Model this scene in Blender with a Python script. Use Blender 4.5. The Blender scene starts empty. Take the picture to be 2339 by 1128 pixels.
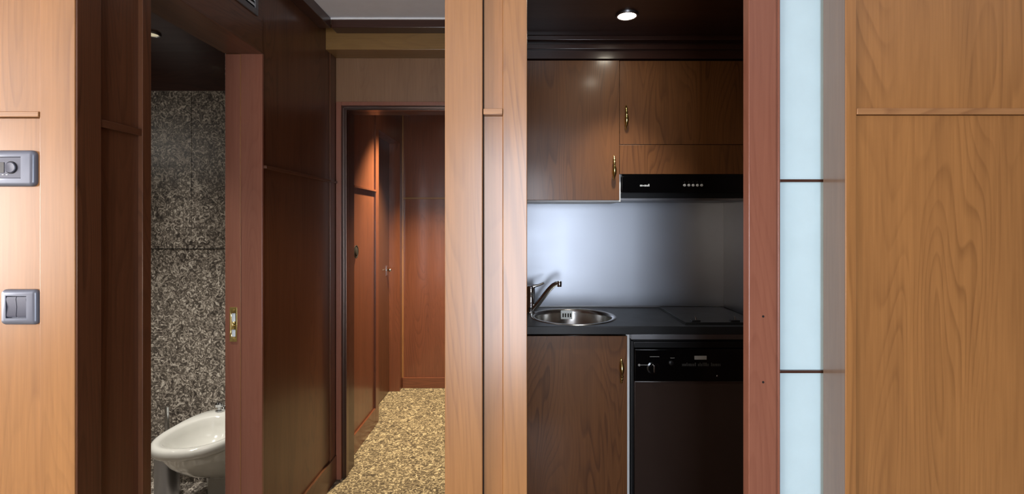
import bpy, bmesh, math, random
from mathutils import Vector, Matrix
random.seed(7)
C = bpy.context.scene.collection
PI = math.pi
R = math.radians

# ------------------------------------------------------------ camera
FPX = 1110.0                       # focal length in pixels of the 2339-wide frame
cam_d = bpy.data.cameras.new('camera')
cam_d.sensor_width = 36.0
cam_d.lens = 36.0 * FPX / 2339.0
cam_d.shift_x = -(1192 - 1169.5) / 2339.0
cam_d.shift_y = -(564 - 508) / 2339.0
cam_d.clip_start = 0.02
cam = bpy.data.objects.new('camera', cam_d)
cam.location = (0, 0, 1.4)
cam.rotation_euler = (R(90), 0, 0)
C.objects.link(cam)
bpy.context.scene.camera = cam

# ------------------------------------------------------------ view, world
vs = bpy.context.scene.view_settings
vs.view_transform = 'Standard'
vs.look = 'None'
vs.gamma = 1.0
vs.use_curve_mapping = False
vs.exposure = 0.0
bpy.context.scene.display_settings.display_device = 'sRGB'
w = bpy.data.worlds.new('world')
bpy.context.scene.world = w
w.use_nodes = True
w.node_tree.nodes['Background'].inputs[0].default_value = (0.55, 0.70, 1.0, 1)
w.node_tree.nodes['Background'].inputs[1].default_value = 0.6

def add_light(name, kind, loc, rot, power, color, **kw):
    l = bpy.data.lights.new(name, kind)
    l.energy = power
    l.color = color
    for k, v in kw.items():
        setattr(l, k, v)
    o = bpy.data.objects.new(name, l)
    o.location = loc
    o.rotation_euler = rot
    C.objects.link(o)
    return o

# daylight through the two big windows of the room behind the camera
# (a strong one through the west window far to the left, a weaker one straight behind)
add_light('west_window_daylight', 'AREA', (-4.72, -0.75, 1.40), (R(90), 0, R(-90)), 235, (1.0, 0.95, 0.92),
          shape='RECTANGLE', size=2.3, size_y=1.6)
add_light('rear_window_daylight', 'AREA', (-0.02, -2.12, 1.13), (R(90), 0, 0), 70, (0.82, 0.89, 1.0),
          shape='RECTANGLE', size=0.84, size_y=2.0)
# added warm fill light without a fitting, lifts corridor ceiling and front panels
add_light('room_fill_light', 'POINT', (-0.95, -0.6, 1.30), (0, 0, 0), 22, (1.0, 0.82, 0.60), shadow_soft_size=0.15)

# ------------------------------------------------------------ materials
def newmat(name):
    m = bpy.data.materials.new(name)
    m.use_nodes = True
    nt = m.node_tree
    return m, nt, nt.nodes['Principled BSDF']

def s2l(c):
    return tuple(((v / 255.0) / 12.92 if v / 255.0 <= 0.04045 else ((v / 255.0 + 0.055) / 1.055) ** 2.4) for v in c) + (1.0,)

def plain(name, rgb, rough=0.5, metal=0.0, coat=0.0, spec=0.5, bump=0.0):
    m, nt, b = newmat(name)
    N, L = nt.nodes, nt.links
    geo = N.new('ShaderNodeNewGeometry')
    noi = N.new('ShaderNodeTexNoise'); noi.inputs['Scale'].default_value = 14; noi.inputs['Detail'].default_value = 5
    L.new(geo.outputs['Position'], noi.inputs['Vector'])
    mx = N.new('ShaderNodeMix'); mx.data_type = 'RGBA'
    c = s2l(rgb)
    mx.inputs['A'].default_value = tuple(v * 0.93 for v in c[:3]) + (1,)
    mx.inputs['B'].default_value = tuple(min(1, v * 1.05) for v in c[:3]) + (1,)
    L.new(noi.outputs['Fac'], mx.inputs['Factor'])
    L.new(mx.outputs['Result'], b.inputs['Base Color'])
    mr = N.new('ShaderNodeMapRange')
    mr.inputs['To Min'].default_value = max(0.02, rough - 0.04); mr.inputs['To Max'].default_value = rough + 0.04
    L.new(noi.outputs['Fac'], mr.inputs['Value'])
    L.new(mr.outputs['Result'], b.inputs['Roughness'])
    b.inputs['Metallic'].default_value = metal
    b.inputs['Coat Weight'].default_value = coat
    b.inputs['Coat Roughness'].default_value = 0.08
    b.inputs['Specular IOR Level'].default_value = spec
    if bump:
        n2 = N.new('ShaderNodeTexNoise'); n2.inputs['Scale'].default_value = 350
        L.new(geo.outputs['Position'], n2.inputs['Vector'])
        bp = N.new('ShaderNodeBump'); bp.inputs['Strength'].default_value = bump; bp.inputs['Distance'].default_value = 0.002
        L.new(n2.outputs['Fac'], bp.inputs['Height']); L.new(bp.outputs['Normal'], b.inputs['Normal'])
    return m

def wood(name, dark, light, rough=0.38, horiz=None, ring=0.5, coat=0.25, crough=0.22, scale=1.0, spec=0.4, seed=0.0):
    """grain runs along Z (or along X / Y when horiz is 'x' / 'y')"""
    m, nt, b = newmat(name)
    N, L = nt.nodes, nt.links
    geo = N.new('ShaderNodeNewGeometry')
    oi = N.new('ShaderNodeObjectInfo')
    mul = N.new('ShaderNodeMath'); mul.operation = 'MULTIPLY'; mul.inputs[1].default_value = 13.0
    L.new(oi.outputs['Random'], mul.inputs[0])
    addv = N.new('ShaderNodeVectorMath'); addv.operation = 'ADD'
    L.new(geo.outputs['Position'], addv.inputs[0])
    cx = N.new('ShaderNodeCombineXYZ')
    ad = N.new('ShaderNodeMath'); ad.operation = 'ADD'; ad.inputs[1].default_value = seed
    L.new(mul.outputs[0], ad.inputs[0])
    for i in range(3): L.new(ad.outputs[0], cx.inputs[i])
    L.new(cx.outputs[0], addv.inputs[1])
    def mapped(across, along):
        mp = N.new('ShaderNodeMapping')
        s = [across, across, across]
        s[{None: 2, 'x': 0, 'y': 1}[horiz]] = along
        mp.inputs['Scale'].default_value = [v * scale for v in s]
        L.new(addv.outputs[0], mp.inputs['Vector'])
        return mp
    # growth rings: contour lines of a slow stretched noise
    n1 = N.new('ShaderNodeTexNoise'); n1.inputs['Scale'].default_value = 1.0
    n1.inputs['Detail'].default_value = 2.2; n1.inputs['Roughness'].default_value = 0.35
    n1.inputs['Distortion'].default_value = 0.25
    L.new(mapped(5.5, 0.6).outputs[0], n1.inputs['Vector'])
    m1 = N.new('ShaderNodeMath'); m1.operation = 'MULTIPLY'; m1.inputs[1].default_value = 34.0
    L.new(n1.outputs['Fac'], m1.inputs[0])
    fr = N.new('ShaderNodeMath'); fr.operation = 'FRACT'; L.new(m1.outputs[0], fr.inputs[0])
    cr = N.new('ShaderNodeValToRGB')
    e = cr.color_ramp.elements
    e[0].position = 0.0; e[0].color = (0.0, 0.0, 0.0, 1)
    e[1].position = 1.0; e[1].color = (0.05, 0.05, 0.05, 1)
    for p, v in ((0.55, 0.15), (0.88, 1.0), (0.94, 0.6)):
        k = e.new(p); k.color = (v, v, v, 1)
    L.new(fr.outputs[0], cr.inputs['Fac'])
    # rings are strong only in some places
    n4 = N.new('ShaderNodeTexNoise'); n4.inputs['Scale'].default_value = 1.0; n4.inputs['Detail'].default_value = 2
    L.new(mapped(5.5, 1.3).outputs[0], n4.inputs['Vector'])
    mr4 = N.new('ShaderNodeMapRange'); mr4.inputs['From Min'].default_value = 0.38; mr4.inputs['From Max'].default_value = 0.68
    mr4.inputs['To Min'].default_value = 0.08
    L.new(n4.outputs['Fac'], mr4.inputs['Value'])
    rs = N.new('ShaderNodeMath'); rs.operation = 'MULTIPLY'
    L.new(cr.outputs['Color'], rs.inputs[0]); L.new(mr4.outputs['Result'], rs.inputs[1])
    # fine fibres
    n2 = N.new('ShaderNodeTexNoise'); n2.inputs['Scale'].default_value = 1.0; n2.inputs['Detail'].default_value = 4
    L.new(mapped(150, 5).outputs[0], n2.inputs['Vector'])
    # wide soft streaks
    n3 = N.new('ShaderNodeTexNoise'); n3.inputs['Scale'].default_value = 1.0; n3.inputs['Detail'].default_value = 3
    L.new(mapped(16, 1.1).outputs[0], n3.inputs['Vector'])
    a1 = N.new('ShaderNodeMath'); a1.operation = 'MULTIPLY'; a1.inputs[1].default_value = ring
    L.new(rs.outputs[0], a1.inputs[0])
    a2 = N.new('ShaderNodeMath'); a2.operation = 'MULTIPLY_ADD'; a2.inputs[1].default_value = 0.30
    L.new(n3.outputs['Fac'], a2.inputs[0]); L.new(a1.outputs[0], a2.inputs[2])
    a3 = N.new('ShaderNodeMath'); a3.operation = 'MULTIPLY_ADD'; a3.inputs[1].default_value = 0.34
    L.new(n2.outputs['Fac'], a3.inputs[0]); L.new(a2.outputs[0], a3.inputs[2])
    mr = N.new('ShaderNodeMapRange'); mr.inputs['From Min'].default_value = 0.18; mr.inputs['From Max'].default_value = 0.74
    L.new(a3.outputs[0], mr.inputs['Value'])
    mx = N.new('ShaderNodeMix'); mx.data_type = 'RGBA'
    mx.inputs['A'].default_value = s2l(light); mx.inputs['B'].default_value = s2l(dark)
    L.new(mr.outputs['Result'], mx.inputs['Factor'])
    L.new(mx.outputs['Result'], b.inputs['Base Color'])
    rr = N.new('ShaderNodeMapRange'); rr.inputs['To Min'].default_value = rough - 0.04; rr.inputs['To Max'].default_value = rough + 0.07
    L.new(n3.outputs['Fac'], rr.inputs['Value']); L.new(rr.outputs['Result'], b.inputs['Roughness'])
    b.inputs['Coat Weight'].default_value = coat
    b.inputs['Coat Roughness'].default_value = crough
    b.inputs['Specular IOR Level'].default_value = spec
    bp = N.new('ShaderNodeBump'); bp.inputs['Strength'].default_value = 0.06; bp.inputs['Distance'].default_value = 0.001
    L.new(a3.outputs[0], bp.inputs['Height']); L.new(bp.outputs['Normal'], b.inputs['Normal'])
    return m

def speckle(name, cols, scale, rough, dist=1.6, bump=0.0, coat=0.0):
    m, nt, b = newmat(name)
    N, L = nt.nodes, nt.links
    geo = N.new('ShaderNodeNewGeometry')
    n = N.new('ShaderNodeTexNoise'); n.inputs['Scale'].default_value = scale
    n.inputs['Detail'].default_value = 2.5; n.inputs['Roughness'].default_value = 0.6; n.inputs['Distortion'].default_value = dist
    L.new(geo.outputs['Position'], n.inputs['Vector'])
    cr = N.new('ShaderNodeValToRGB')
    e = cr.color_ramp.elements
    e[0].position = 0.34; e[0].color = s2l(cols[0])
    e[1].position = 0.68; e[1].color = s2l(cols[-1])
    for p, c in zip((0.47, 0.56), cols[1:-1]):
        k = e.new(p); k.color = s2l(c)
    L.new(n.outputs['Fac'], cr.inputs['Fac'])
    L.new(cr.outputs['Color'], b.inputs['Base Color'])
    b.inputs['Roughness'].default_value = rough
    b.inputs['Coat Weight'].default_value = coat
    b.inputs['Coat Roughness'].default_value = 0.06
    if bump:
        bp = N.new('ShaderNodeBump'); bp.inputs['Strength'].default_value = bump; bp.inputs['Distance'].default_value = 0.01
        L.new(n.outputs['Fac'], bp.inputs['Height']); L.new(bp.outputs['Normal'], b.inputs['Normal'])
    return m

def steel(name, rgb, rough, horiz=True, aniso=0.0):
    m, nt, b = newmat(name)
    N, L = nt.nodes, nt.links
    geo = N.new('ShaderNodeNewGeometry')
    mp = N.new('ShaderNodeMapping'); mp.inputs['Scale'].default_value = (3, 3, 400) if horiz else (400, 400, 3)
    L.new(geo.outputs['Position'], mp.inputs['Vector'])
    n = N.new('ShaderNodeTexNoise'); n.inputs['Scale'].default_value = 1; n.inputs['Detail'].default_value = 3
    L.new(mp.outputs[0], n.inputs['Vector'])
    n2 = N.new('ShaderNodeTexNoise'); n2.inputs['Scale'].default_value = 6; n2.inputs['Detail'].default_value = 4
    L.new(geo.outputs['Position'], n2.inputs['Vector'])
    av = N.new('ShaderNodeMath'); av.operation = 'ADD'
    L.new(n.outputs['Fac'], av.inputs[0]); L.new(n2.outputs['Fac'], av.inputs[1])
    mr = N.new('ShaderNodeMapRange'); mr.inputs['From Max'].default_value = 2.0
    mr.inputs['To Min'].default_value = rough - 0.06; mr.inputs['To Max'].default_value = rough + 0.06
    L.new(av.outputs[0], mr.inputs['Value']); L.new(mr.outputs['Result'], b.inputs['Roughness'])
    b.inputs['Base Color'].default_value = s2l(rgb)
    b.inputs['Metallic'].default_value = 1.0
    b.inputs['Anisotropic'].default_value = aniso
    return m

def emit(name, rgb, strength):
    m, nt, b = newmat(name)
    b.inputs['Base Color'].default_value = s2l(rgb)
    b.inputs['Emission Color'].default_value = s2l(rgb)
    b.inputs['Emission Strength'].default_value = strength
    return m

M = {}
M['maple'] = wood('honey_wood', (108, 70, 38), (176, 124, 72), rough=0.36, ring=0.20, coat=1.0, crough=0.24)
M['maple_h'] = wood('honey_wood_rail', (122, 80, 48), (178, 130, 84), rough=0.40, horiz='x', ring=0.3, coat=0.7, crough=0.3)
M['cherry'] = wood('cherry_wood', (58, 34, 22), (108, 68, 44), rough=0.34, ring=0.22, coat=0.35, crough=0.16)
M['cherry_x'] = wood('cherry_wood_rail_x', (58, 34, 22), (108, 68, 44), rough=0.34, horiz='x', ring=0.2, coat=0.35, crough=0.16)
M['cherry_y'] = wood('cherry_wood_rail_y', (56, 33, 22), (104, 66, 44), rough=0.34, horiz='y', ring=0.2, coat=0.35, crough=0.16)
M['stile'] = wood('red_lacquered_wood', (116, 68, 52), (148, 96, 76), rough=0.32, ring=0.12, coat=0.35, crough=0.2)
M['darkwood'] = wood('dark_stained_wood', (44, 26, 20), (74, 46, 36), rough=0.32, horiz='x', ring=0.15, coat=0.3, crough=0.15)
M['kitchen'] = wood('kitchen_door_wood', (84, 50, 28), (138, 90, 52), rough=0.34, ring=0.3, coat=0.45, crough=0.17)
M['marble'] = speckle('speckled_stone', [(62, 56, 51), (110, 102, 93), (168, 158, 145), (232, 225, 212)], 40, 0.4, dist=2.2, coat=0.0)
M['carpet'] = speckle('speckled_carpet', [(64, 56, 46), (104, 93, 76), (150, 137, 112), (208, 196, 166)], 40, 0.95, dist=1.8, bump=0.5)
M['groove'] = plain('dark_joint', (22, 17, 14), 0.8)
M['ceil'] = plain('painted_ceiling', (238, 241, 250), 0.9)
M['cream'] = plain('cream_paint', (196, 176, 150), 0.9)
M['white'] = plain('white_laminate', (244, 244, 242), 0.4)
M['black'] = plain('black_gloss', (7, 7, 8), 0.12, coat=0.4)
M['blackmat'] = plain('black_satin', (14, 14, 15), 0.38)
M['hoblid'] = plain('dark_glass_lid', (20, 20, 21), 0.33, coat=0.0, spec=0.4)
M['worktop'] = plain('charcoal_worktop', (25, 26, 28), 0.36, bump=0.15)
M['dish'] = plain('dark_brown_enamel', (60, 47, 41), 0.22, coat=0.2)
M['steel'] = steel('brushed_steel', (178, 183, 192), 0.36, aniso=0.45)
M['sink'] = steel('sink_steel', (190, 188, 184), 0.22)
M['chrome'] = plain('chrome', (205, 207, 210), 0.08, metal=1.0)
M['alu'] = plain('satin_aluminium', (165, 165, 168), 0.35, metal=1.0)
M['brass'] = plain('polished_brass', (244, 224, 150), 0.2, metal=1.0)
M['plate'] = plain('grey_switch_plate', (108, 115, 130), 0.34, metal=0.25, coat=0.2)
M['rocker'] = plain('grey_rocker', (78, 82, 98), 0.42, metal=0.1)
M['ceramic'] = plain('white_ceramic', (216, 215, 207), 0.1, coat=0.6)
M['glass'] = plain('back_painted_glass', (204, 232, 242), 0.25, coat=0.5)
M['vent'] = plain('grey_vent_metal', (120, 122, 126), 0.4, metal=0.6)
M['ventw'] = plain('white_vent_slat', (225, 235, 240), 0.4)
M['lamp'] = emit('lit_bulb', (255, 246, 224), 45)
M['lampdim'] = emit('dim_bulb', (240, 226, 190), 0.55)
M['mark'] = plain('grey_print', (150, 148, 142), 0.5)
M['markdim'] = plain('faint_print', (56, 55, 52), 0.5)
M['silver'] = plain('silver_print', (215, 217, 215), 0.3, metal=0.2)
M['track'] = plain('bronze_track', (128, 112, 104), 0.3, metal=1.0)
M['reveal'] = wood('grey_brown_wood', (88, 66, 50), (120, 94, 74), rough=0.28, ring=0.1, coat=0.8, crough=0.1)
M['beam'] = wood('yellow_brown_wood', (104, 76, 40), (150, 114, 66), rough=0.36, horiz='x', ring=0.15)  # yellower veneer, lightened further in place of light missing under the ceiling
M['headpanel'] = wood('grey_brown_panel', (108, 80, 58), (150, 114, 84), rough=0.36, ring=0.12)  # lightened base colour stands in for light missing above the doorway
M['far'] = wood('reddish_wood', (78, 44, 30), (124, 74, 52), rough=0.30, ring=0.2, coat=0.5, crough=0.14)
M['far_x'] = wood('reddish_wood_rail', (78, 44, 30), (124, 74, 52), rough=0.30, horiz='x', ring=0.2, coat=0.5, crough=0.14)
M['frame'] = plain('window_frame_wood', (120, 72, 44), 0.4)

# ------------------------------------------------------------ mesh helpers
WL = {}
class MB:
    def __init__(s): s.bm = bmesh.new()
    def box(s, x0, x1, y0, y1, z0, z1, bev=0.0, seg=2):
        t = bmesh.new()
        bmesh.ops.create_cube(t, size=1.0)
        bmesh.ops.scale(t, vec=(abs(x1 - x0), abs(y1 - y0), abs(z1 - z0)), verts=t.verts)
        bmesh.ops.translate(t, vec=((x0 + x1) / 2, (y0 + y1) / 2, (z0 + z1) / 2), verts=t.verts)
        if bev:
            bmesh.ops.bevel(t, geom=list(t.edges), offset=bev, segments=seg, profile=0.5, affect='EDGES')
        s._add(t); return s
    def _add(s, t):
        me = bpy.data.meshes.new('tmp'); t.to_mesh(me); t.free()
        s.bm.from_mesh(me); bpy.data.meshes.remove(me)
    def rings(s, rings, cap0=True, cap1=True):
        """loft a list of closed rings (equal counts)"""
        vs = [[s.bm.verts.new(p) for p in r] for r in rings]
        n = len(vs[0])
        for a, b in zip(vs, vs[1:]):
            for i in range(n):
                s.bm.faces.new((a[i], a[(i + 1) % n], b[(i + 1) % n], b[i]))
        if cap0: s.bm.faces.new(list(reversed(vs[0])))
        if cap1: s.bm.faces.new(vs[-1])
        return s
    def lathe(s, c, prof, n=48, axis='z', cap0=True, cap1=True):
        """prof: list of (radius, height) about an axis through c"""
        rs = []
        for r, h in prof:
            ring = []
            for i in range(n):
                a = 2 * PI * i / n
                u, v = r * math.cos(a), r * math.sin(a)
                if axis == 'z': p = (c[0] + u, c[1] + v, c[2] + h)
                elif axis == 'y': p = (c[0] + u, c[1] + h, c[2] + v)
                else: p = (c[0] + h, c[1] + u, c[2] + v)
                ring.append(p)
            rs.append(ring)
        return s.rings(rs, cap0, cap1)
    def tube(s, pts, radii, n=16, flat=1.0):
        pts = [Vector(p) for p in pts]
        if not isinstance(radii, (list, tuple)): radii = [radii] * len(pts)
        rs = []; up = None
        for i, p in enumerate(pts):
            d = (pts[min(i + 1, len(pts) - 1)] - pts[max(i - 1, 0)]).normalized()
            if up is None:
                up = d.cross(Vector((0.3, 1, 0.1))).normalized()
            up = (up - d * up.dot(d)).normalized()
            sd = d.cross(up)
            rs.append([p + (up * math.cos(2 * PI * k / n) + sd * math.sin(2 * PI * k / n) * flat) * radii[i] for k in range(n)])
        return s.rings(rs)
    def build(s, name, mat, parent=None, angle=22, keep_normals=False):
        bm = s.bm
        bmesh.ops.recalc_face_normals(bm, faces=bm.faces)
        xs = [v.co.x for v in bm.verts]; ys = [v.co.y for v in bm.verts]; zs = [v.co.z for v in bm.verts]
        o0 = Vector(((min(xs) + max(xs)) / 2, (min(ys) + max(ys)) / 2, min(zs)))
        bmesh.ops.translate(bm, vec=-o0, verts=bm.verts)
        me = bpy.data.meshes.new(name); bm.to_mesh(me); bm.free()
        me.polygons.foreach_set('use_smooth', [True] * len(me.polygons))
        me.set_sharp_from_angle(angle=R(angle))
        me.materials.append(M[mat])
        o = bpy.data.objects.new(name, me)
        C.objects.link(o)
        WL[o.name] = o0
        if parent is not None:
            o.parent = parent
            o.location = o0 - WL[parent.name]
        else:
            o.location = o0
        return o

def cut(o, cutter_mb):
    """boolean difference baked into the object's mesh"""
    c = cutter_mb.build('cutter_tmp', 'black')
    md = o.modifiers.new('b', 'BOOLEAN'); md.object = c; md.operation = 'DIFFERENCE'; md.solver = 'EXACT'
    bpy.context.view_layer.update()
    dg = bpy.context.evaluated_depsgraph_get()
    me = bpy.data.meshes.new_from_object(o.evaluated_get(dg))
    o.modifiers.clear()
    o.data = me
    me.name = o.name
    bpy.data.objects.remove(c)

def bx(*a, **k): return MB().box(*a, **k)
def thing(name, label, cat, loc, group=None):
    o = bpy.data.objects.new(name, None); C.objects.link(o)
    o.empty_display_size = 0.05
    o.location = loc; WL[o.name] = Vector(loc)
    o['label'] = label; o['category'] = cat
    if group: o['group'] = group
    return o
def tag(o, label, cat, group=None):
    o['label'] = label; o['category'] = cat
    if group: o['group'] = group
    return o
def struct(o, label=None, cat=None):
    o['kind'] = 'structure'
    if label: o['label'] = label
    if cat: o['category'] = cat
    return o

FY = 1.10          # plane of the room's panelled wall
H = 2.43           # ceiling
LX = -1.02         # panel surface of the left wall
SX = -1.008        # stiles and casings of the left wall

# ============================================================ SETTING
# floors
struct(bx(-4.9, 3.4, -2.3, 1.3, -0.08, 0).build('floor', 'carpet'), 'speckled beige carpet of the room before the panelling', 'floor')
struct(bx(-1.2, -0.07, 1.3, 4.25, -0.08, 0).build('floor', 'carpet'), 'speckled beige carpet running down the corridor', 'floor')
struct(bx(-2.75, -1.2, 1.3, 2.8, -0.08, 0).build('floor', 'marble'), 'speckled stone floor under the bidet', 'floor')
struct(bx(-0.07, 1.3, 1.3, 3.0, -0.08, 0).build('floor', 'darkwood'), 'dark kitchenette floor', 'floor')
# ceilings
struct(bx(-4.9, 3.4, -2.3, 1.2, H, H + 0.06).build('ceiling', 'ceil'), 'painted ceiling of the room', 'ceiling')
struct(bx(-1.2, -0.07, 1.2, 2.66, H, H + 0.06).build('ceiling', 'ceil'), 'pale grey ceiling over the corridor entrance', 'ceiling')
struct(bx(-1.2, -0.07, 2.66, 4.25, 2.32, 2.38).build('ceiling', 'cherry_x'), 'wooden ceiling beyond the corridor doorway', 'ceiling')
struct(bx(-0.05, 1.3, 1.2, 3.0, 2.36, 2.42).build('ceiling', 'darkwood'), 'dark brown ceiling of the kitchenette', 'ceiling')
struct(bx(-2.75, -1.16, 1.2, 2.75, 2.32, 2.38).build('ceiling', 'darkwood'), 'dark brown ceiling of the bathroom', 'ceiling')

# the room behind the camera, with the windows that light the place
struct(MB().box(-4.7, -0.45, -2.1, -2.0, 0, H).box(0.41, 3.4, -2.1, -2.0, 0, H)
       .box(-0.45, 0.41, -2.1, -2.0, 0, 0.12).box(-0.45, 0.41, -2.1, -2.0, 2.15, H).build('wall_rear', 'cherry'))
struct(MB().box(-4.7, -4.6, -2.0, -1.90, 0, H).box(-4.7, -4.6, 0.40, FY + .012, 0, H)
       .box(-4.7, -4.6, -1.90, 0.40, 0, 0.60).box(-4.7, -4.6, -1.90, 0.40, 2.20, H).build('wall_west', 'cream'))
wn = MB()
for x in (-0.45, 0.37): wn.box(x, x + 0.04, -2.085, -2.035, 0.12, 2.15, .003)
wn.box(-0.41, 0.37, -2.08, -2.04, 0.12, 0.16).box(-0.41, 0.37, -2.08, -2.04, 2.11, 2.15)
struct(wn.build('window_1', 'frame'))
wn = MB()
for y in (-1.90, -0.775, 0.35): wn.box(-4.685, -4.635, y, y + 0.05, 0.60, 2.20, .003)
wn.box(-4.68, -4.64, -1.85, 0.35, 0.60, 0.65).box(-4.68, -4.64, -1.85, 0.35, 2.15, 2.20)
struct(wn.build('window_2', 'frame'))
struct(bx(3.3, 3.4, -2.0, FY + .012, 0, H).build('wall_east', 'cherry'))

# left part of the panelled wall
wl = struct(bx(-4.7, SX - 0.03, FY + 0.012, 1.20, 0, H).build('wall_front_left', 'maple'), 'honey wood panelling left of the corridor, carrying the two grey wall plates', 'wall')
ST = -1.092
bx(-4.6, ST - .0008, FY + 0.006, FY + 0.012, 0, 1.6375, .0012).build('panel', 'maple', wl)
bx(-4.6, ST - .0008, FY + 0.006, FY + 0.012, 1.6515, H, .0012).build('panel', 'maple', wl)
bx(ST, SX - 0.004, FY, FY + 0.02, 0, H, .0015).build('stile', 'maple', wl)
bx(-4.6, ST - .0008, FY - 0.002, FY + 0.012, 1.6385, 1.6508, .0012).build('rail', 'maple_h', wl)

# left wall of the corridor: X = LX faces the camera side
w1 = struct(bx(-1.16, LX, FY + 0.016, 1.32, 0, H).build('wall_left', 'cherry'), 'dark wood panelling beside the bathroom doorway, nearest part', 'wall')
bx(LX, SX, FY + 0.002, 1.165, 0, H, .0015).build('stile', 'cherry', w1)
bx(LX - .01, SX, 1.292, 1.322, 0, 2.062, .0015).build('casing', 'cherry', w1)
bx(LX, SX - 0.002, 1.165, 1.292, 1.630, 1.648, .001).build('rail', 'cherry_y', w1)

w2 = struct(bx(-1.16, -1.012, 1.322, 1.894, 2.066, H).build('wall_left_lintel', 'cherry_y'), 'dark wood lintel over the bathroom doorway with the vent', 'wall')
bx(-1.10, SX, 1.322, 1.894, 2.056, 2.066, .001).build('head_jamb', 'cherry_y', w2)
bx(-1.162, -1.104, 1.322, 1.898, 2.060, 2.068, .001).build('head_stop', 'cherry_y', w2)

w3 = struct(bx(-1.158, LX, 1.902, 2.66, 0, H).build('wall_left', 'cherry'), 'large glossy dark wood panel between bathroom and corridor doorways', 'wall')
bx(-1.096, SX - .004, 1.894, 1.906, 0, 2.058, .0015).build('jamb', 'stile', w3)
bx(-1.160, -1.0975, 1.900, 1.906, 0, 2.058, .001).build('jamb_stop', 'stile', w3)
bx(-1.0975, -1.0955, 1.8925, 1.900, 0, 2.056, .0006).build('jamb_bead', 'maple', w3)
bx(LX, SX - .006, 2.575, 2.645, 0.13, 2.298, .001).build('stile', 'cherry', w3)
bx(LX, -1.002, 1.906, 2.640, 1.612, 1.624, .001).build('rail', 'cherry_y', w3)
struct(bx(LX, SX, 1.906, 2.645, 0, 0.135, .002).build('baseboard_left', 'cherry_y'))

w4 = struct(bx(-1.16, LX, 2.80, 3.42, 0, 2.32).build('wall_left', 'far'), 'reddish wood panel beyond the corridor doorway under the warm lamp', 'wall')
bx(LX, SX, 2.80, 2.915, 0, 2.32, .0015).build('stile', 'far', w4)
bx(LX, SX, 3.355, 3.425, 0, 2.32, .0015).build('stile', 'far', w4)
bx(LX, -1.004, 2.915, 3.365, 1.612, 1.624, .001).build('rail', 'far', w4)
bx(LX, SX, 2.915, 3.355, 0, 0.118, .002).build('plinth', 'far', w4)
struct(bx(-1.16, LX + .008, 3.425, 4.03, 2.056, 2.32).build('wall_left', 'far'), 'wood lintel over the far side doorway', 'wall')
w6 = struct(bx(-1.16, SX - .004, 4.03, 4.25, 0, 2.32).build('wall_left', 'far'), 'narrow wood jamb in the far left corner of the corridor', 'wall')
# far wall of the corridor
w7 = struct(bx(SX - .004, -0.07, 4.125, 4.25, 0, 2.32).build('wall_back', 'far'), 'reddish wood panelling at the end of the corridor', 'wall')
bx(SX - .004, SX + .006, 4.112, 4.125, 0.085, 2.32, .001).build('corner_bead', 'maple', w7)
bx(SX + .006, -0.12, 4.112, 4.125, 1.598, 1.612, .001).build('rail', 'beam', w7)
struct(bx(SX - .002, -0.12, 4.105, 4.125, 0, 0.088, .003).build('baseboard_back', 'far_x'))

# partition between corridor and kitchenette, with the pillar of boards at its end
wp = struct(bx(-0.12, -0.02, 1.16, 4.125, 0, H).build('wall_partition', 'cherry'), 'wall between corridor and kitchenette behind the pillar', 'wall')
pl = struct(bx(-0.1735, 0.0110, FY + 0.020, 1.16, 0, H).build('trim_1', 'maple'), 'honey wood pillar of upright boards between corridor and kitchenette', 'pillar')
bx(-0.1744, -0.0892, FY, FY + 0.022, 0, H, .0015).build('board', 'maple', pl)
bx(-0.0432, 0.0119, FY, FY + 0.022, 0, H, .0015).build('board', 'maple', pl)
bx(-0.0890, -0.0868, FY + .0185, FY + 0.020, 0, H).build('groove', 'groove', pl)
bx(-0.0868, -0.0438, FY + 0.015, FY + 0.021, 0, 1.644, .0008).build('inset_board', 'maple', pl)
bx(-0.0868, -0.0438, FY + 0.015, FY + 0.021, 1.658, H, .0008).build('inset_board', 'maple', pl)
bx(-0.0868, -0.0438, FY - 0.002, FY + 0.021, 1.6445, 1.6572, .001).build('rail', 'maple_h', pl)

# right part of the panelled wall
wr = struct(bx(0.742, 3.3, FY + 0.012, 1.18, 0, H).build('wall_front_right', 'maple'), 'honey wood panelling right of the kitchenette', 'wall')
bx(0.733, 0.7575, FY, 1.18, 0, H, .0012).build('stile', 'maple', wr)
bx(0.7325, 0.7345, FY + .002, 1.181, 0, H).build('reveal', 'reveal', wr)
bx(0.7582, 3.3, FY + 0.006, FY + 0.012, 0, 1.6435, .001).build('panel', 'maple', wr)
bx(0.7582, 3.3, FY + 0.006, FY + 0.012, 1.6588, H, .001).build('panel', 'maple', wr)
bx(0.7582, 3.3, FY - 0.002, FY + 0.012, 1.6445, 1.6580, .001).build('rail', 'maple_h', wr)
# kitchenette shell
struct(bx(-0.02, 1.3, 2.88, 3.0, 0, 2.36).build('wall_kitchen_back', 'white'))
struct(bx(1.2, 1.3, 1.3, 2.88, 0, 2.36).build('wall_kitchen_right', 'darkwood'))
struct(bx(0.742, 1.3, 1.24, 1.30, 0, H).build('wall_kitchen_front', 'darkwood'))
struct(bx(0.0119, 0.742, FY + .012, 1.18, 2.12, H).build('wall_front_header', 'maple_h'))
# kitchenette cornice
cn = MB()
cn.box(-0.02, 1.2, 2.495, 2.88, 2.337, 2.36, .002)
cn.box(-0.02, 1.2, 2.520, 2.88, 2.300, 2.323, .002)
cn.box(-0.02, 1.2, 2.545, 2.88, 2.258, 2.337)
struct(cn.build('trim_2', 'darkwood'), 'stepped dark cornice above the kitchen wall cupboards', 'cornice')

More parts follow.
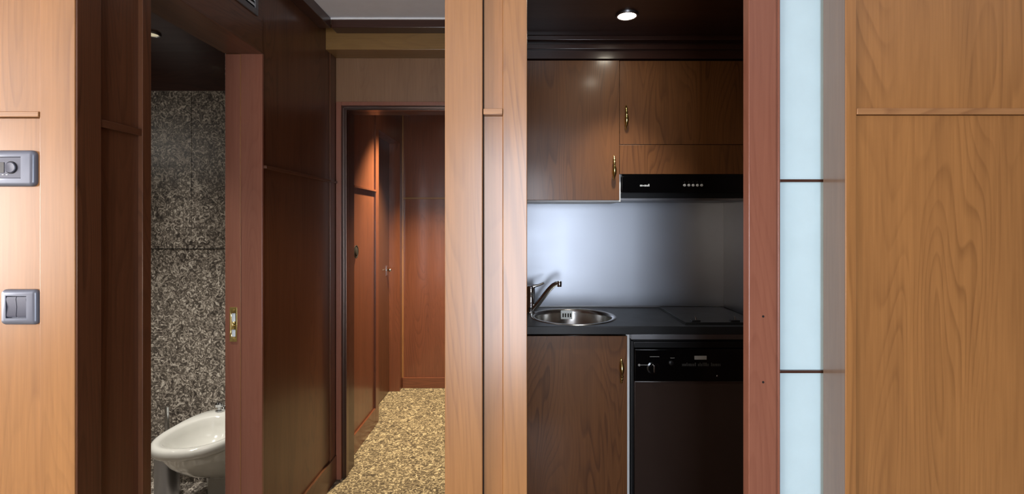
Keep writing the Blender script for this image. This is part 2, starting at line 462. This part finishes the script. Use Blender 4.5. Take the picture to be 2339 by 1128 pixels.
# corridor cornices
struct(bx(LX, -0.962, 1.2, 2.45, 2.378, 2.43, .003).build('trim_3', 'darkwood'), 'dark cornice along the left wall under the grey ceiling', 'cornice')
t4 = struct(bx(-0.962, -0.12, 2.45, 2.526, 2.382, 2.425, .003).build('trim_4', 'darkwood'), 'dark cornice strip above the corridor doorway', 'cornice')
bx(-0.962, -0.12, 2.444, 2.46, 2.4215, 2.43).build('bead', 'white', t4)
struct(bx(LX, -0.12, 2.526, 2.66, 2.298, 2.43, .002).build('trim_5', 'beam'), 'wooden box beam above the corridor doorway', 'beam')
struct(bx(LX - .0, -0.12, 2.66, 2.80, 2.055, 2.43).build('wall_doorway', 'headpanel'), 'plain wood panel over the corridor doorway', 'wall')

# corridor doorway frame
d2 = struct(MB().box(-1.012, -0.984, 2.645, 2.664, 0, 2.0575, .0015).box(-0.984, -0.12, 2.645, 2.664, 2.037, 2.0575, .0015)
            .build('door_2', 'stile'), 'wooden frame of the corridor doorway with a metal track', 'door frame')
MB().box(-1.01, -0.966, 2.664, 2.80, 0, 2.055).box(-0.966, -0.12, 2.664, 2.80, 2.018, 2.055).build('jamb', 'darkwood', d2)
MB().box(-0.977, -0.9705, 2.655, 2.668, 0, 2.030, .001).box(-0.977, -0.12, 2.655, 2.668, 2.0235, 2.030, .001).build('metal_track', 'track', d2)
MB().box(-0.966, -0.9615, 2.664, 2.70, 0, 2.021, .001).box(-0.966, -0.12, 2.664, 2.70, 2.016, 2.021, .001).build('inner_track', 'track', d2)

# far side door, closed, deep in its opening
d3 = struct(bx(-1.15, -1.10, 3.42, 4.03, 0.005, 2.056).build('door_3', 'cherry'), 'dark wooden side door near the end of the corridor', 'door')
MB().box(-1.1005, -1.097, 3.935, 3.965, 0.97, 1.05, .001).build('lock_plate', 'chrome', d3)
MB().lathe((-1.097, 3.950, 1.012), [(0.008, 0), (0.008, .012), (.013, .018), (.014, .03), (.010, .036), (0.003, .037)], 20, 'x').build('knob', 'chrome', d3, 40)

# kitchenette sliding door with opaque glass panes
DY = 1.19
d1 = struct(MB().box(0.5555, 0.6240, DY, DY + 0.031, 0, 2.12, .0022).box(0.6240, 0.6275, DY + .003, DY + .028, 0, 2.12)
            .box(0.6275, 0.6335, DY + .001, DY + .030, 0, 2.12, .0018).build('door_1', 'stile'),
            'half open kitchenette sliding door with reddish stile and opaque pale glass panes', 'sliding door')
for z0, z1 in ((0.08, 1.030), (1.0365, 1.4995), (1.506, 2.10)):
    bx(0.6335, 1.16, DY + 0.009, DY + 0.020, z0, z1, .0008).build('glass_pane', 'glass', d1)
for z0, z1 in ((1.030, 1.0365), (1.4995, 1.506)):
    bx(0.6335, 1.16, DY + 0.003, DY + 0.026, z0, z1, .0008).build('glazing_bar', 'darkwood', d1)
bx(0.6335, 1.16, DY + 0.001, DY + 0.030, 0.0, 0.08, .0015).build('bottom_rail', 'stile', d1)
for z in (1.170, 1.009):
    MB().lathe((0.5908, DY, z), [(0.0028, -0.0006), (0.0028, 0.001)], 20, 'y').build('screw_hole', 'groove', d1)

# bathroom shell
wb = struct(bx(-2.7, -1.158, 2.62, 2.66, 0, 2.108).build('wall_bathroom_back', 'marble'), 'speckled grey stone wall behind the bidet', 'wall')
bx(-2.7, -1.16, 2.6185, 2.621, 1.256, 1.260).build('joint', 'groove', wb)
bx(-1.7815, -1.7808, 2.6188, 2.621, 1.260, 2.108).build('joint', 'groove', wb)
struct(bx(-2.7, -1.158, 2.612, 2.66, 2.108, 2.32).build('wall_bathroom_frieze', 'darkwood'), 'dark wood frieze over the speckled stone wall', 'wall')
struct(bx(-2.75, -2.65, 1.2, 2.62, 0, 2.32).build('wall_bathroom_left', 'marble'))
struct(bx(-2.65, -1.16, 1.2, 1.24, 0, 2.32).build('wall_bathroom_front', 'marble'))
struct(bx(-1.163, -1.158, 1.905, 2.62, 0, 2.32).build('wall_bathroom_right', 'marble'))

# ============================================================ THINGS
# ---- wall plates
def rplate(x0, x1, z0, z1, r, y0, y1, n=8, bulge=0.004):
    def ring(ins, y):
        pts = []
        for cx_, cz_, a0 in ((x1 - r, z1 - r, 0), (x0 + r, z1 - r, 90), (x0 + r, z0 + r, 180), (x1 - r, z0 + r, 270)):
            for k in range(n + 1):
                a = R(a0 + 90 * k / n)
                pts.append((cx_ + (r - ins) * math.cos(a), y, cz_ + (r - ins) * math.sin(a)))
        return pts
    return ring
def plate(parent, x0, x1, z0, z1, r, ix0, ix1, iz0, iz1, yb):
    mb = MB(); f = rplate(x0, x1, z0, z1, r, 0, 0)
    rs = [f(0, yb), f(0, yb - .004), f(.002, yb - .0075), f(.006, yb - .0095), f(.010, yb - .010)]
    mb.rings(rs)
    o = mb.build('frame', 'plate', parent, 40)
    cut(o, bx(ix0, ix1, yb - .03, yb - .004, iz0, iz1))
    o.data.set_sharp_from_angle(angle=R(40))
    return o
PY = FY + 0.006
t = thing('thermostat_plate', 'grey upper wall plate with a round push button, cut by the photo edge', 'wall plate', (-1.16, PY, 1.481))
plate(t, -1.228, -1.100, 1.4815, 1.5635, .012, -1.222, -1.1305, 1.4995, 1.5485, PY)
bx(-1.2215, -1.131, PY - .0085, PY - .003, 1.500, 1.548, .001).build('insert', 'rocker', t)
MB().lathe((-1.1535, PY - .0085, 1.524), [(.0142, .002), (.0142, -.0004), (.0128, -.0006), (.0128, .001)], 36, 'y').build('button_ring', 'groove', t, 40)
MB().lathe((-1.1535, PY - .0085, 1.524), [(.0122, .002), (.0122, -.0024), (.0108, -.0034), (.003, -.0026)], 36, 'y').build('button', 'rocker', t, 40)
bx(-1.182, -1.169, PY - .0092, PY - .0080, 1.512, 1.536, .0003).build('label_window', 'blackmat', t)
for xx in (-1.174, -1.165):
    bx(xx, xx + .004, PY - .0090, PY - .0080, 1.507, 1.5085).build('indicator', 'silver', t)

t = thing('light_switch', 'grey double rocker light switch, lower plate on the left panel', 'light switch', (-1.136, PY, 1.168))
plate(t, -1.1785, -1.0950, 1.1685, 1.2485, .010, -1.1645, -1.1180, 1.184, 1.2345, PY)
for x0, x1 in ((-1.1635, -1.1420), (-1.1405, -1.1190)):
    mb = MB(); rs = []
    for z, d in ((1.1855, .0045), (1.1862, .008), (1.190, .0092), (1.209, .0078), (1.227, .0098), (1.2322, .0086), (1.233, .0045)):
        rs.append([(x0, PY - d, z), (x1, PY - d, z), (x1, PY - .003, z), (x0, PY - .003, z)])
    mb.rings(rs).build('rocker', 'rocker', t, 30)

# ---- vent over the bathroom doorway
t = thing('air_vent', 'grey framed air vent with white slats over the bathroom doorway', 'vent', (SX, 1.66, 2.186))
mb = MB()
VX = -1.012
mb.box(VX, VX + .006, 1.46, 1.856, 2.187, 2.209, .001).box(VX, VX + .006, 1.46, 1.856, 2.320, 2.342, .001)
mb.box(VX, VX + .006, 1.46, 1.482, 2.209, 2.320, .001).box(VX, VX + .006, 1.836, 1.856, 2.209, 2.320, .001)
mb.build('frame', 'vent', t)
bx(VX - .0005, VX + .001, 1.482, 1.836, 2.209, 2.320).build('backing', 'blackmat', t)
for k in range(6):
    z = 2.216 + k * .0178
    MB().rings([[(VX + .001, y, z + .010), (VX + .005, y, z), (VX + .0055, y, z + .0015), (VX + .0015, y, z + .0115)] for y in (1.483, 1.8355)]).build('slat', 'ventw', t)

# ---- strike plate of the bathroom door
t = thing('strike_plate', 'brass strike plate with two bright openings on the bathroom door jamb', 'strike plate', (-1.127, 1.9, .934))
SY = 1.900
so = bx(-1.142, -1.113, SY - .0016, SY, .934, 1.069, .0006).build('plate', 'brass', t)
cut(so, MB().box(-1.134, -1.119, SY - .01, SY + .01, 1.012, 1.046).box(-1.134, -1.119, SY - .01, SY + .01, .953, .982))
for z0, z1 in ((1.013, 1.045), (.954, .981)):
    bx(-1.1335, -1.1195, SY - .0008, SY - .0002, z0, z1).build('latch_box', 'ventw', t)
for z in (1.058, .997, .944):
    MB().lathe((-1.1265, SY - .0016, z), [(.0035, 0), (.003, -.0012), (.001, -.0014)], 14, 'y').build('screw', 'brass', t, 40)

# ---- flush pull on the corridor panel
t = thing('flush_pull', 'dark round flush pull on the reddish wood beyond the corridor doorway', 'door pull', (SX, 2.95, 1.18))
MB().lathe((SX, 2.955, 1.222), [(.040, 0), (.040, .002), (.034, .0028), (.032, .001)], 40, 'x').build('ring', 'groove', t, 40)
MB().lathe((SX, 2.955, 1.222), [(.032, .0), (.030, .0015)], 40, 'x').build('cup', 'groove', t, 40)

# ---- downlights
def downlight(x, y, z, label, mat, r=.053):
    t = thing('downlight', label, 'ceiling light', (x, y, z - .012))
    MB().lathe((x, y, z), [(r, 0), (r, -.005), (r * .93, -.010), (r * .80, -.010), (r * .74, -.004), (r * .74, 0)], 40).build('trim_ring', 'alu', t, 50)
    MB().lathe((x, y, z), [(r * .73, -.001), (r * .73, -.006), (r * .5, -.010), (r * .1, -.011)], 32).build('bulb', mat, t, 60)
    return t
def spot(name, x, y, z, power, col, size=130, blend=.5, rad=.03):
    return add_light(name, 'SPOT', (x, y, z - .03), (0, 0, 0), power, col, spot_size=R(size), spot_blend=blend, shadow_soft_size=rad)
downlight(.485, 2.243, 2.36, 'lit round downlight in the dark kitchenette ceiling', 'lamp')
spot('downlight_beam', .485, 2.243, 2.36, 40, (1.0, .95, .88), 82, .8)
downlight(.47, 1.80, 2.36, 'round kitchenette downlight nearer the sliding door', 'lamp')
spot('downlight_beam', .47, 1.80, 2.36, 22, (1.0, .95, .88), 90, .8)
downlight(-1.80, 2.36, 2.32, 'small pale downlight in the dark bathroom ceiling', 'lampdim', .040)
spot('downlight_beam', -1.80, 2.36, 2.32, 60, (1.0, .95, .88), 46, 1.0)
downlight(-1.70, 1.72, 2.32, 'bathroom downlight out of sight behind the doorway lintel', 'lampdim', .040)
spot('downlight_beam', -1.70, 1.72, 2.32, 120, (1.0, .95, .88), 84, .8)
downlight(-.72, 3.36, 2.32, 'corridor downlight hidden above the doorway head', 'lamp', .040)
spot('downlight_beam', -.72, 3.42, 2.32, 370, (1.0, .80, .50), 88, .9)

add_light('bathroom_fill_light', 'AREA', (-2.5, 1.75, 1.9), (R(90), 0, R(-90)), 1.6, (1.0, .94, .86), shape='RECTANGLE', size=.5, size_y=.12)  # added fill without a fitting, lifts the dark bathroom frieze and ceiling

# ---- bidet
t = thing('bidet', 'white ceramic bidet against the speckled stone wall', 'bidet', (-1.53, 2.38, 0))
BX, BB = -1.53, 2.617
def oval(hw, yf, yb, z, n=64, e=2.35, eb=4.0):
    yc = yf + (yb - yf) * .46
    pts = []
    for i in range(n):
        a = 2 * PI * i / n
        c, s_ = math.cos(a), math.sin(a)
        ee = e if s_ < 0 else eb
        L_ = (yc - yf) if s_ < 0 else (yb - yc)
        x = hw * math.copysign(abs(c) ** (2 / ee), c)
        y = L_ * math.copysign(abs(s_) ** (2 / ee), s_)
        pts.append((BX + x * (1 - .10 * max(0, s_)), yc + y, z))
    return pts
rs = [oval(.102, 2.475, BB, 0), oval(.100, 2.47, BB, .03), oval(.097, 2.455, BB, .10), oval(.106, 2.41, BB, .135),
      oval(.124, 2.33, BB, .175), oval(.142, 2.265, BB, .22), oval(.156, 2.215, BB, .265), oval(.167, 2.180, BB, .31), oval(.173, 2.160, BB, .340), oval(.177, 2.150, BB, .350),
      oval(.186, 2.128, BB, .352), oval(.190, 2.120, BB, .366), oval(.190, 2.120, BB, .386), oval(.185, 2.127, BB - .002, .397), oval(.176, 2.138, BB - .008, .401),
      oval(.158, 2.158, 2.535, .398, e=2.2, eb=2.3), oval(.148, 2.170, 2.525, .388, e=2.2, eb=2.3), oval(.138, 2.188, 2.515, .36, e=2.1, eb=2.2),
      oval(.118, 2.22, 2.495, .32, e=2, eb=2.1), oval(.08, 2.27, 2.45, .285, e=2, eb=2), oval(.03, 2.34, 2.40, .272, e=2, eb=2)]
MB().rings(rs).build('bowl', 'ceramic', t, 60)
MB().lathe((BX, 2.37, .2725), [(.024, 0), (.024, .003), (.018, .004), (.006, .001)], 24).build('drain', 'chrome', t, 40)
tp = MB().lathe((BX, 2.575, .400), [(.024, 0), (.024, .006), (.018, .010), (.018, .055), (.014, .062), (.002, .063)], 24).tube(
    [(BX, 2.575, .435), (BX, 2.54, .452), (BX, 2.505, .452), (BX, 2.490, .440)], [.011, .011, .010, .009]).build('tap', 'chrome', t, 40)
for dx in (-.072, .072):
    MB().lathe((BX + dx, 2.575, .400), [(.020, 0), (.020, .006), (.010, .010), (.010, .022), (.022, .028), (.024, .042), (.018, .050), (.003, .051)], 12).build('tap_handle', 'chrome', t, 40)
bx(BX - .03, BX + .03, 2.523, 2.531, .352, .366, .003).build('overflow', 'chrome', t)

# ---- toilet brush
t = thing('toilet_brush', 'steel toilet brush in a cylindrical holder left of the bidet', 'toilet brush', (-1.79, 2.46, 0))
bxx, byy = -1.800, 2.465
MB().lathe((bxx, byy, 0), [(.052, .0), (.054, .003), (.054, .30), (.056, .304), (.056, .312), (.053, .314), (.051, .31), (.051, .02), (.002, .018)], 40, cap0=True, cap1=True).build('holder', 'alu', t, 40)
MB().tube([(bxx, byy, .04), (bxx, byy, .30), (bxx, byy, .465)], .0095, 16).build('handle', 'chrome', t, 40)
MB().lathe((bxx, byy, .04), [(.008, 0), (.034, .01), (.036, .07), (.020, .085), (.008, .09)], 24).build('bristles', 'white', t, 40)

# ---- kitchenette
KY = 2.55
HANDLE_PROF = [(0, .0018), (.03, .0035), (.07, .0050), (.11, .0032), (.16, .0060), (.21, .0062), (.25, .0036), (.29, .0062), (.33, .0066),
               (.38, .0040), (.44, .0058), (.52, .0082), (.62, .0094), (.72, .0088), (.82, .0062), (.90, .0040), (.96, .0030), (1.0, .0014)]
def handle(x, y, z, h, parent, flip=False):
    pts, rad = [], []
    for u, r in HANDLE_PROF:
        bow = math.sin(PI * u) ** .7 * .024 + .002
        zz = z + h / 2 - u * h if not flip else z - h / 2 + u * h
        pts.append((x, y - bow, zz)); rad.append(r * 1.25)
    mb = MB().tube(pts, rad, 14)
    for s_ in (-1, 1):
        mb.tube([(x, y, z + s_ * h * .36), (x, y - .020, z + s_ * h * .34)], [.004, .003], 10)
        mb.rings([[(x + a * k, y - d, z + s_ * h * .36 + c * k * 2.2) for a, c in ((-.0055, 0), (0, -.0075), (.0055, 0), (0, .0075))] for k, d in ((1, 0), (1, .0018), (.5, .003))])
    return mb.build('handle', 'brass', parent, 50)

t = thing('wall_cupboard', 'brown wooden wall cupboard above the sink with a brass handle low on its right', 'cupboard', (.25, 2.7, 1.512))
bx(-0.02, 0.5225, KY + .019, 2.874, 1.5090, 2.250, .001).build('body', 'white', t)
d = bx(-0.015, 0.5118, KY, KY + .018, 1.517, 2.250, .0015).build('door', 'kitchen', t)
handle(.482, KY, 1.686, .130, d)
t = thing('wall_cupboard', 'brown wooden wall cupboard over the black cooker hood, brass handle at its left', 'cupboard', (.82, 2.7, 1.655))
bx(0.5235, 1.197, KY + .019, 2.874, 1.656, 2.248, .001).build('body', 'kitchen', t)
d = bx(0.5138, 1.195, KY, KY + .018, 1.8095, 2.248, .0015).build('door', 'kitchen', t)
handle(.545, KY, 1.950, .130, d)
bx(0.5138, 1.195, KY, KY + .018, 1.6535, 1.8070, .0015).build('flap', 'kitchen', t)

t = thing('cooker_hood', 'flat black cooker hood with five round buttons under the wall cupboard', 'cooker hood', (.86, 2.7, 1.52))
bx(0.524, 1.19, KY + .030, 2.872, 1.530, 1.652).build('body', 'blackmat', t)
mb = MB().rings([[(x, KY - .004, 1.651), (x, KY - .008, 1.556), (x, KY + .030, 1.5545), (x, KY + .030, 1.652)] for x in (.5235, 1.19)])
mb.build('front_panel', 'black', t)
bx(0.5245, 1.19, KY + .034, 2.868, 1.516, 1.530, .002).build('filter', 'alu', t)
bx(0.5235, 0.560, KY - .009, KY + .02, 1.556, 1.640, .001).build('end_cap', 'black', t)
for k in range(5):
    MB().lathe(((1562.5 + 9.7 * k - 1192) * KY / FPX, KY - .007, 1.4 + 84.5 * KY / FPX), [(.0072, .003), (.0072, -.004), (.0058, -.0062), (.001, -.0068)], 20, 'y').build('button', 'silver', t, 40)
    MB().lathe(((1562.5 + 9.7 * k - 1192) * KY / FPX, KY - .0065, 1.4 + 92 * KY / FPX), [(.0022, .003), (.0022, -.0004)], 12, 'y').build('pictogram', 'markdim', t, 40)
mb = MB()
for x0, x1, z0, z1 in ((0, .013, 0, .009), (.0145, .021, .001, .0075), (.0225, .034, 0, .009), (.0355, .042, 0, .008), (.0425, .050, 0, .013)):
    mb.box(.618 + x0, .618 + x1, KY - .0085, KY - .006, 1.588 + z0, 1.588 + z1, .0004)
mb.build('maker_badge', 'silver', t)

spb = tag(bx(-0.018, 1.193, 2.873, 2.880, .902, 1.516).build('splashback', 'steel'), 'brushed steel sheet on the wall behind the sink', 'splashback')
bx(-0.018, 1.190, 2.869, 2.8735, .902, .909, .001).build('edge_strip', 'alu', spb)
tag(bx(1.193, 1.199, 2.36, 2.872, .902, 1.516).build('splashback', 'steel'), 'narrow steel side sheet right of the glass hob lid', 'splashback')

wt = bx(-0.018, 1.198, 2.34, 2.872, .860, .900, .003).build('worktop', 'worktop')
SXc, SYc, SR = .272, 2.592, .229
cut(wt, MB().lathe((SXc, SYc, .8), [(SR - .012, 0), (SR - .012, .2)], 64))
wt.data.set_sharp_from_angle(angle=R(22))
tag(wt, 'dark charcoal kitchen worktop with a round sink cut in', 'worktop')

t = thing('sink', 'round stainless steel sink set in the charcoal worktop', 'sink', (SXc, SYc, .74))
MB().lathe((SXc, SYc, .900), [(SR, .0002), (SR - .002, .0028), (SR - .010, .0036), (SR - .020, .0020), (SR - .024, -.002), (SR - .027, -.02), (SR - .034, -.125),
                             (SR - .06, -.148), (.04, -.154), (.038, -.158), (.038, -.160), (.062, -.158), (SR - .055, -.152), (SR - .030, -.128), (SR - .0235, -.02), (SR - .0145, -.004), (SR - .0145, .0)], 72,
           cap0=False, cap1=False).build('bowl', 'sink', t, 50)
MB().lathe((SXc, SYc, .7445), [(.036, 0), (.036, .003), (.028, .004), (.026, .001), (.003, .001)], 32).build('drain', 'chrome', t, 40)
ov = bx(.224, .290, 2.782, 2.789, .846, .896, .003).build('overflow', 'ventw', t)
mb = MB()
for x in (.2325, .246, .2615, .275):
    mb.box(x, x + .0075, 2.7805, 2.784, .858, .880)
mb.build('slots', 'groove', ov)

t = thing('faucet', 'chrome single lever kitchen tap at the left of the sink', 'tap', (.045, 2.66, .900))
fx, fy = .050, 2.680
MB().lathe((fx, fy, .900), [(.029, 0), (.029, .006), (.023, .010), (.022, .030), (.024, .034), (.024, .040), (.021, .044), (.021, .105), (.0225, .112), (.0225, .140), (.018, .150), (.004, .154)], 32).build('body', 'chrome', t, 40)
MB().tube([(fx + .004, fy, 1.040), (fx + .02, fy - .004, 1.050), (fx + .045, fy - .008, 1.056), (fx + .072, fy - .012, 1.068)], [.012, .009, .0065, .006], 14, flat=1.5).build('lever', 'chrome', t, 50)
sp = MB().tube([(fx + .010, fy - .005, .922), (fx + .03, fy - .012, .944), (fx + .060, fy - .021, .984), (fx + .090, fy - .030, 1.024), (fx + .108, fy - .036, 1.046),
                (fx + .122, fy - .041, 1.060), (fx + .136, fy - .046, 1.068), (fx + .150, fy - .050, 1.071)], [.017, .0155, .0148, .0142, .0136, .013, .0125, .012], 18).build('spout', 'chrome', t, 50)
MB().lathe((fx + .153, fy - .051, 1.052), [(.009, 0), (.0115, .001), (.0125, .012), (.0125, .028), (.010, .031), (.002, .032)], 24).build('aerator', 'chrome', sp, 40)

t = thing('hob', 'black hob with a closed glass lid at the right end of the worktop', 'hob', (.98, 2.59, .900))
bx(.797, 1.165, 2.372, 2.824, .9005, .905, .001).build('base', 'blackmat', t)
bx(.802, 1.160, 2.379, 2.818, .905, .911, .0015).build('glass_lid', 'hoblid', t)
for x in (.856, 1.050):
    c_ = MB().box(x - .022, x + .022, 2.385, 2.412, .911, .9205, .002).build('clip', 'blackmat', t)
    MB().tube([(x + .002, 2.398, .919), (x, 2.396, .930), (x - .004, 2.394, .939)], [.006, .0045, .0025], 10).build('lever', 'chrome', c_, 40)

t = thing('base_cupboard', 'brown wooden base cupboard under the sink with a brass handle', 'cupboard', (.25, 2.6, 0))
MB().box(-0.018, 0.0, 2.388, 2.872, .05, .858, .001).box(0.511, 0.5290, 2.388, 2.872, .05, .858, .001).box(0.0, .511, 2.388, 2.872, .05, .068).box(0.0, .511, 2.866, 2.872, .068, .858).build('body', 'white', t)
bx(-0.018, 0.5290, 2.44, 2.86, .0, .05).build('plinth', 'blackmat', t)
d = bx(-0.015, 0.5140, 2.37, 2.3875, .045, .8465, .0015).build('door', 'kitchen', t)
handle(.4835, 2.37, .679, .125, d, True)
tag(bx(.5300, 1.197, 2.352, 2.43, .834, .8585, .001).build('filler_strip', 'alu'), 'grey metal strip between worktop and dishwasher', 'metal strip')

t = thing('dishwasher', 'black dishwasher with a round dial under the worktop', 'dishwasher', (.84, 2.6, 0))
bx(.5315, 1.132, 2.392, 2.865, .06, .832).build('body', 'blackmat', t)
bx(.540, 1.12, 2.45, 2.80, .0, .06).build('plinth', 'blackmat', t)
bx(.5345, .5455, 2.366, 2.392, .065, .822, .0015).build('edge_strip', 'blackmat', t)
bx(.547, 1.130, 2.362, 2.3925, .065, .6285, .003).build('door', 'dish', t)
cp = bx(.547, 1.130, 2.356, 2.3925, .631, .785, .003).build('control_panel', 'black', t)
bx(.547, 1.130, 2.372, 2.3925, .787, .818, .003).build('handle_recess', 'blackmat', t)
def dwx(px): return (px - 1192) * 2.356 / FPX
def dwz(py): return 1.4 - (py - 508) * 2.356 / FPX
kb = MB().lathe((dwx(1492), 2.356, dwz(840)), [(.031, 0), (.031, -.003), (.024, -.005), (.022, -.016), (.020, -.018), (.003, -.018)], 36, 'y').build('dial', 'black', cp, 40)
bx(dwx(1492) - .003, dwx(1492) + .003, 2.334, 2.340, dwz(840) - .016, dwz(840) + .018, .001).build('pointer', 'chrome', kb)
MB().lathe((dwx(1533), 2.356, dwz(829)), [(.012, 0), (.012, -.004), (.010, -.0055), (.002, -.0055)], 28, 'y').build('push_button', 'blackmat', cp, 40)
MB().lathe((dwx(1638), 2.356, dwz(858)), [(.0045, 0), (.0045, -.002), (.003, -.0035), (.001, -.004)], 16, 'y').build('glossy_button', 'chrome', cp, 40)  # small glossy button, gives off no light
bx(dwx(1586), dwx(1614), 2.3545, 2.3565, dwz(821), dwz(812.5), .0004).build('maker_badge', 'mark', cp)
for a in ((1484, 1506, 815, 813.8), (1462, 1480, 834, 832.8), (1531, 1541, 818, 817)):
    bx(dwx(a[0]), dwx(a[1]), 2.3553, 2.3565, dwz(a[2]), dwz(a[3])).build('dial_mark', 'mark', cp)
MB().lathe((dwx(1460), 2.3565, dwz(833.5)), [(.006, 0), (.006, -.0012)], 16, 'y').build('dial_mark', 'mark', cp)
mb = MB(); x = 1558
random.seed(3)
while x < 1644:
    ww = random.uniform(1.6, 3.4)
    if not (1588 < x < 1591 or 1617 < x < 1621):
        mb.box(dwx(x), dwx(x + ww), 2.3553, 2.3565, dwz(836), dwz(830.5 if random.random() < .7 else 828))
    x += ww + 1.1
mb.build('faint_lettering', 'markdim', cp)
